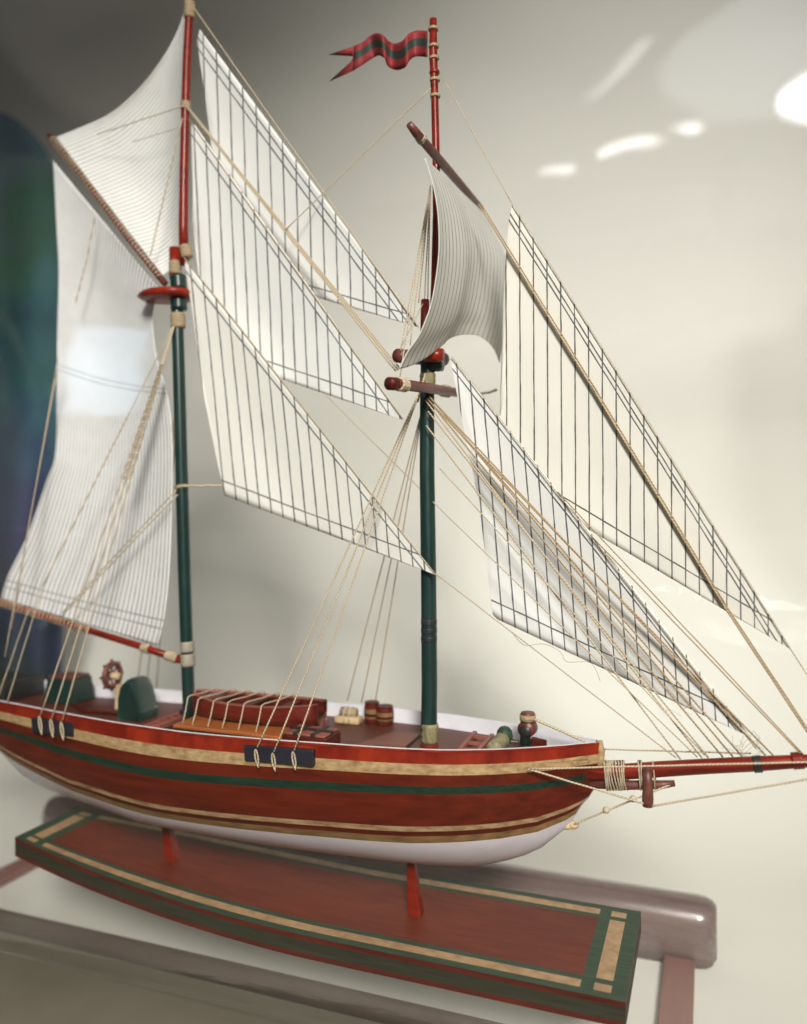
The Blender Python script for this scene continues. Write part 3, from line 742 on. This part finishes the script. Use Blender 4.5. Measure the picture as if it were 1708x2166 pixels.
rope('topping_lift', (386, 250, -.012), (318, 540, -.012), 3.2); rope('topping_lift', (200, 460, -.012), (184, 548, -.012), 3); rope('topping_lift', (184, 548, -.012), (160, 640, -.012), 3)
rope('halyard', (388, 224, -.012), (205, 284, -.012), 2.6); rope('halyard', (378, 270, -.012), (280, 300, -.012), 1.6)
# fore topmast shrouds
for (x1, y1, Ya) in ((848, 742, -.05), (868, 730, -.03), (886, 640, .0), (898, 640, .02), (905, 640, .03), (846, 800, -.06)):
    rope('topmast_shroud', (911, 392, -.004), (x1, y1, Ya), 3.2, M_rope)
rope('topmast_shroud', (846, 740, -.04), (896, 640, .0), 2.4)
# loose fibres at the bow
def fibre(pts, Y=-.008, w=1.0):
    Q = resamp(pts, 26); t = MB(); t.tube([P(x, y, Y) for x, y in Q], w/2*PXU, n=4); return t.build('loose_thread', M_fuzz, ship, smooth=True)
fibre([(1085, 1340), (1110, 1365), (1150, 1362), (1185, 1378), (1200, 1400), (1250, 1402), (1270, 1440)], w=1.3)
for k in range(9):
    x, y = 1575+random.uniform(-8, 20), 1600; pts = [(x, y)]
    for i in range(4): x += random.uniform(-14, 22); y -= random.uniform(2, 20); pts.append((x, y))
    fibre(pts, w=.9)
for k in range(5):
    x, y = 1425+random.uniform(-30, 30), 1500; pts = [(x, y)]
    for i in range(3): x += random.uniform(-16, 20); y += random.uniform(-12, 12); pts.append((x, y))
    fibre(pts, w=.8)

# ------------------------------------------------------------------ deck fittings fixed to the ship
def hood():
    t = MB(); c = W(-.438, -.004, dz(-.438)); rows = []
    prof = [(-.030, 0), (-.030, .012), (-.027, .014), (-.027, .030), (-.020, .046), (-.006, .054), (.006, .052), (.016, .042), (.024, .026), (.027, .014), (.031, .012), (.031, 0)]
    for y, k in ((-.026, .86), (-.023, .96), (-.012, 1), (.012, 1), (.023, .96), (.026, .86)):
        rows.append([c+Vector((a*.68*k*U, y*.8*U, b_*1.06*(.4+.6*k)*U)) for a, b_ in prof])
    t.grid(rows)
    n = len(prof); t.f.append(list(range(n))); t.m.append(0); o = len(t.v); t.f.append(list(range(o-n, o))[::-1]); t.m.append(0)
    h = t.build('companionway', noisy('glossy_green', (.003, .020, .016), (.008, .032, .027), 60, .3, coat=.3), ship, smooth=True, bevel=.0004); h['label'] = 'glossy dark green rounded hood'
hood()
def dbox(name, c, sx, sy, sz, mat, parent=ship, taper=.9, bevel=.0006, top=None):
    t = MB(); t.box(Vector(c)+Vector((0, 0, sz*U/2)), sx*U, sy*U, sz*U, taper=taper); return t.build(name, mat, parent, bevel=bevel)
h2 = dbox('skylight', W(-.598, .036, dz(-.6)), .056, .05, .036, M_mast, taper=.86); h2['label'] = 'dark green skylight box aft'
t = MB(); t.box(W(-.598, .036, dz(-.6)+.038), .044*U, .04*U, .004*U); t.build('lid', M_spar, h2, bevel=.0004)
dbox('stern_locker', W(-.715, .02, dz(-.71)), .09, .085, .030, M_black, taper=.95)
t = MB(); p = [PZ(x, y, -.290) for x, y in ((150, 1490), (258, 1497), (262, 1512), (170, 1506))]
t.prism(p, (0, 0, .003*U)); t.build('hatch', M_dkred, ship, bevel=.0003)
# steering wheel
def wheel():
    c = W(-.497, .012, -.240); t = MB(); r = .017*U
    ax = Vector((1, 0, 0))
    t.tube([c+Vector((.0004, math.cos(a)*r, math.sin(a)*r)) for a in [2*math.pi*j/20 for j in range(21)]], .0042*U, n=7, cap=False)
    wh = t.build('steering_wheel', M_spar, ship, smooth=True)
    t = MB()
    for k in range(8):
        a = math.pi*k/4; d = Vector((0, math.cos(a), math.sin(a)))
        t.tube([c+d*.002*U, c+d*r*1.0, c+d*r*1.38], [.0016*U, .0018*U, .0022*U], n=6)
    t.build('spokes', M_spar, wh, smooth=True)
    t = MB(); t.tube([c+Vector((-.006*U, 0, 0)), c+Vector((.014*U, 0, -.001*U))], .0052*U, n=10); t.build('hub', M_beige, wh, smooth=True)
    t = MB(); t.box(W(-.480, .012, dz(-.49)+.020), .012*U, .016*U, .040*U, taper=.8); t.build('pedestal', M_beige, wh, bevel=.0004)
wheel()
# red hatch with black straps
hc = W(-.137, -.050, dz(-.13)); t = MB(); t.box(hc+Vector((0, 0, .0085*U)), .060*U, .044*U, .017*U)
rh = t.build('hatch', M_dkred, ship, bevel=.0005); rh['label'] = 'red hatch crossed by black straps'
t = MB(); t.box(hc+Vector((0, 0, .0185*U)), .056*U, .040*U, .003*U); t.build('cover', noisy('brick_red', (.19, .05, .035), (.27, .075, .05), 80, .6), rh, bevel=.0004)
for dx, dy, sx_, sy_ in ((-.012, 0, .006, .0416), (.012, 0, .006, .0416), (0, 0, .0576, .006)):
    t = MB(); t.box(hc+Vector((dx*U, dy*U, .0192*U+(.0006*U if sx_ > .02 else 0))), sx_*U, sy_*U, .0040*U); t.build('strap', M_black, rh)
t = MB(); p = [PZ(x, y, -.2865) for x, y in ((750, 1577), (830, 1550), (890, 1554), (858, 1583))]
t.prism(p, (0, 0, -.005*U), 0); fh = t.build('hatch', M_black, ship); fh['label'] = 'flat brown hatch abaft the foremast'
t = MB(); cc = sum(p, Vector())/4; t.prism([cc+(q-cc)*.96+Vector((0, 0, .0004)) for q in p], (0, 0, -.001)); t.build('cover', noisy('hatch_brown', (.12, .035, .022), (.19, .06, .038), 40, .5, GR), fh)
# bitts at the bow with a rope over them
bb = P(1112, 1576, -.004); t = MB(); k = dist(bb)
t.tube([bb, bb+Vector((0, 0, 30*k)), bb+Vector((0, 0, 62*k))], [11*k, 11*k, 10*k], n=12)
bi = t.build('bitts', M_mast, ship, smooth=True)
t = MB(); c = bb+Vector((4*k, 0, 34*k)); t.tube([c+Vector((-2*k, -10*k, 0)), c+Vector((2*k, 12*k, 3*k))], [18*k, 19*k], n=16); t.build('barrel', noisy('barrel_red', (.08, .015, .012), (.15, .03, .02), 90, .4), bi, smooth=True)
t = MB(); t.tube([c+Vector((-2.5*k, -13*k, -3*k)), c+Vector((-2*k, -9*k, -3*k))], [12*k, 14*k], n=14); t.build('barrel_end', M_black, bi, smooth=True)
t = MB(); c = bb+Vector((5*k, 0, 52*k)); t.tube([c, c+Vector((0, 0, 13*k))], 17*k, n=16); t.build('rope_turns', M_tan, bi, smooth=True)
t = MB(); c = bb+Vector((5*k, 0, 62*k)); t.tube([c, c+Vector((0, 0, 8*k))], [17*k, 14*k], n=16); t.build('cap', M_spar, bi, smooth=True)
# windlass wound with rope
t = MB(); a = PZ(1044, 1586, -.276); c = PZ(1068, 1560, -.276); t.tube([a.lerp(c, i/10) for i in range(11)], [(.010 if i % 2 else .0088)*U for i in range(11)], n=12)
wl = t.build('windlass', M_olive, ship, smooth=True)
t = MB(); c = PZ(1068, 1556, -.272); t.ball(c, .0105*U, n=12, sc=(1, 1, 1.15)); t.build('windlass_head', M_boardg, wl, smooth=True)
rope('guy', (1072, 1568, .02), (1106, 1570, .0), 5, M_tan)
for x, y in ((1160, 1560), (1185, 1562), (1142, 1570)):
    t = MB(); t.box(PZ(x, y, -.283), .02*U, .012*U, .010*U); t.build('bow_block', M_navy if x > 1150 else M_dkred, ship, bevel=.0004)

# ------------------------------------------------------------------ loose things on deck
# lifeboat
lb = thing('lifeboat', W(-.245, -.006, dz(-.245)+.014), 'red toy lifeboat lashed down on an orange plank beside the main mast', 'lifeboat')
def lifeboat():
    t = MB(); c = W(-.242, -.006, dz(-.24)+.0145); n = 24; g = []
    for i in range(n+1):
        u = i/n; s = -.098+.196*u
        w = .037*(max(0.0, 1-abs(2*u-1)**2.3)**.62 if u < .5 else 1-.6*abs(2*u-1)**2.6); w = max(w, .004)
        sh = .0265+.005*abs(2*u-1)**2
        sec = [(-w, sh), (-w*.97, sh*.6), (-w*.85, sh*.25), (-w*.5, 0), (0, -.0), (w*.5, 0), (w*.85, sh*.25), (w*.97, sh*.6), (w, sh), (w*.86, sh+.0015), (w*.80, sh*.96), (w*.74, sh*.55), (0, sh*.5), (-w*.74, sh*.55), (-w*.80, sh*.96), (-w*.86, sh+.0015), (-w, sh)]
        g.append([c+Vector((s*U, y*U, z*U)) for y, z in sec])
    t.grid(g, mfun=lambda i, j: 1 if j in (8, 15, 9, 14) else (2 if 10 <= j <= 13 else 0))
    t.f.append(list(range(16))); t.m.append(0); o = len(t.v)-17; t.f.append([o+k for k in range(16)][::-1]); t.m.append(0)
    t.build('boat_hull', [noisy('boat_red', (.10, .008, .004), (.165, .015, .008), 50, .36, GR, coat=.08), noisy('boat_rail', (.20, .05, .03), (.30, .09, .055), 120, .55, GR, bump=.3), M_dkred], lb, smooth=True)
    for s in (-.05, .0, .05):
        t = MB(); t.box(c+Vector((s*U, 0, .024*U)), .012*U, .054*U, .003*U); t.build('thwart', M_dkred, lb)
    for s in (-.088, -.066, -.042, -.020, .004, .030):
        t = MB(); w = .037; pts = [(-w-.014, -.012), (-w-.004, .012), (-w*.97, .0295), (-w*.8, .031), (0, .030), (w*.8, .031), (w, .0295), (w+.006, .0)]
        if s < -.07: pts = [(y*.82, z) for y, z in pts]
        Q = [c+Vector(((s+.16*(y+.03)*(1 if s < .1 else 0))*U, y*U, z*U)) for y, z in pts]
        t.tube(Q, .0009*U, n=6); t.build('lashing', M_rope, lb, smooth=True)
lifeboat()
pk = thing('plank_chock', W(-.25, -.03, dz(-.25)), 'orange plank with a black underside under the lifeboat', 'plank')
t = MB(); t.box(W(-.25, -.016, dz(-.25)+.0115), .170*U, .092*U, .005*U); t.build('plank', M_orange, pk, bevel=.0005)
t = MB(); t.box(W(-.25, -.016, dz(-.25)+.0045), .169*U, .0935*U, .0088*U); t.build('underside', M_black, pk)
# ladders
def ladder(a0, a1, b0, b1, n, label, z=-.284):
    A0, A1, B0, B1 = [PZ(x, y, z) for x, y in (a0, a1, b0, b1)]
    l = thing('ladder', (A0+A1+B0+B1)/4-Vector((0, 0, .003*U)), label, 'ladder', 'small ladders lying on deck')
    ml = noisy('ladder_red', (.20, .05, .035), (.28, .075, .05), 80, .5)
    for p, q in ((A0, A1), (B0, B1)):
        t = MB(); t.tube([p, q], .0034*U, n=4); t.build('side_rail', ml, l)
    for i in range(n):
        k = (i+.6)/(n+.2); t = MB(); t.tube([A0.lerp(A1, k), B0.lerp(B1, k)], .0026*U, n=4); t.build('rung', ml, l)
ladder((305, 1538), (381, 1509), (334, 1540), (392, 1516), 5, 'small red ladder lying on deck between green hood and main mast')
ladder((968, 1594), (1006, 1550), (1008, 1595), (1042, 1556), 3, 'small red ladder lying on deck just forward of the foremast')
# rope-lashed bundle and striped casks at the far bulwark
bc = W(-.140, .068, dz(-.14)); bu = thing('lashed_bundle', bc, 'pale beige bundle tied with cord by the far bulwark', 'bundle')
UB = U*.64
t = MB(); t.box(bc+Vector((0, 0, .008*UB)), .058*UB, .03*UB, .016*UB); t.build('bottom_log', M_beige, bu, bevel=.001)
t = MB(); t.tube([bc+Vector((-.018*UB, 0, .023*UB)), bc+Vector((.018*UB, 0, .023*UB))], .0105*UB, n=12); t.build('top_log', M_tan, bu, smooth=True)
for dx in (-.006, .007):
    t = MB(); t.tube([bc+Vector((dx*UB, -.0162*UB, .002*UB)), bc+Vector((dx*UB, -.0166*UB, .018*UB)), bc+Vector((dx*UB, -.008*UB, .033*UB)), bc+Vector((dx*UB, .008*UB, .033*UB)), bc+Vector((dx*UB, .0162*UB, .016*UB))], .0016*UB, n=6); t.build('cord', M_rope, bu, smooth=True)
cc = W(-.0975, .074, dz(-.1)); ck = thing('cask_pair', cc, 'two joined red casks with gold hoops by the far bulwark', 'casks')
for dx, h, w in ((-.0105, .030, .0105), (.0085, .026, .0122)):
    t = MB(); n = 16; g = []; lev = [0, .2, .28, .36, .5, .62, .70, .78, 1]
    for v in lev:
        rr = w*(.93+.1*math.sin(math.pi*v)); g.append([cc+Vector((dx*U+rr*U*math.cos(2*math.pi*j/n), rr*U*math.sin(2*math.pi*j/n), v*h*U)) for j in range(n+1)])
    t.grid(g, mfun=lambda i, j: 1 if i in (2, 4, 5) else 0)
    o = len(t.v); t.f.append(list(range(o-n-1, o-1))); t.m.append(0)
    t.build('cask', [M_dkred, M_bronze], ck, smooth=False)
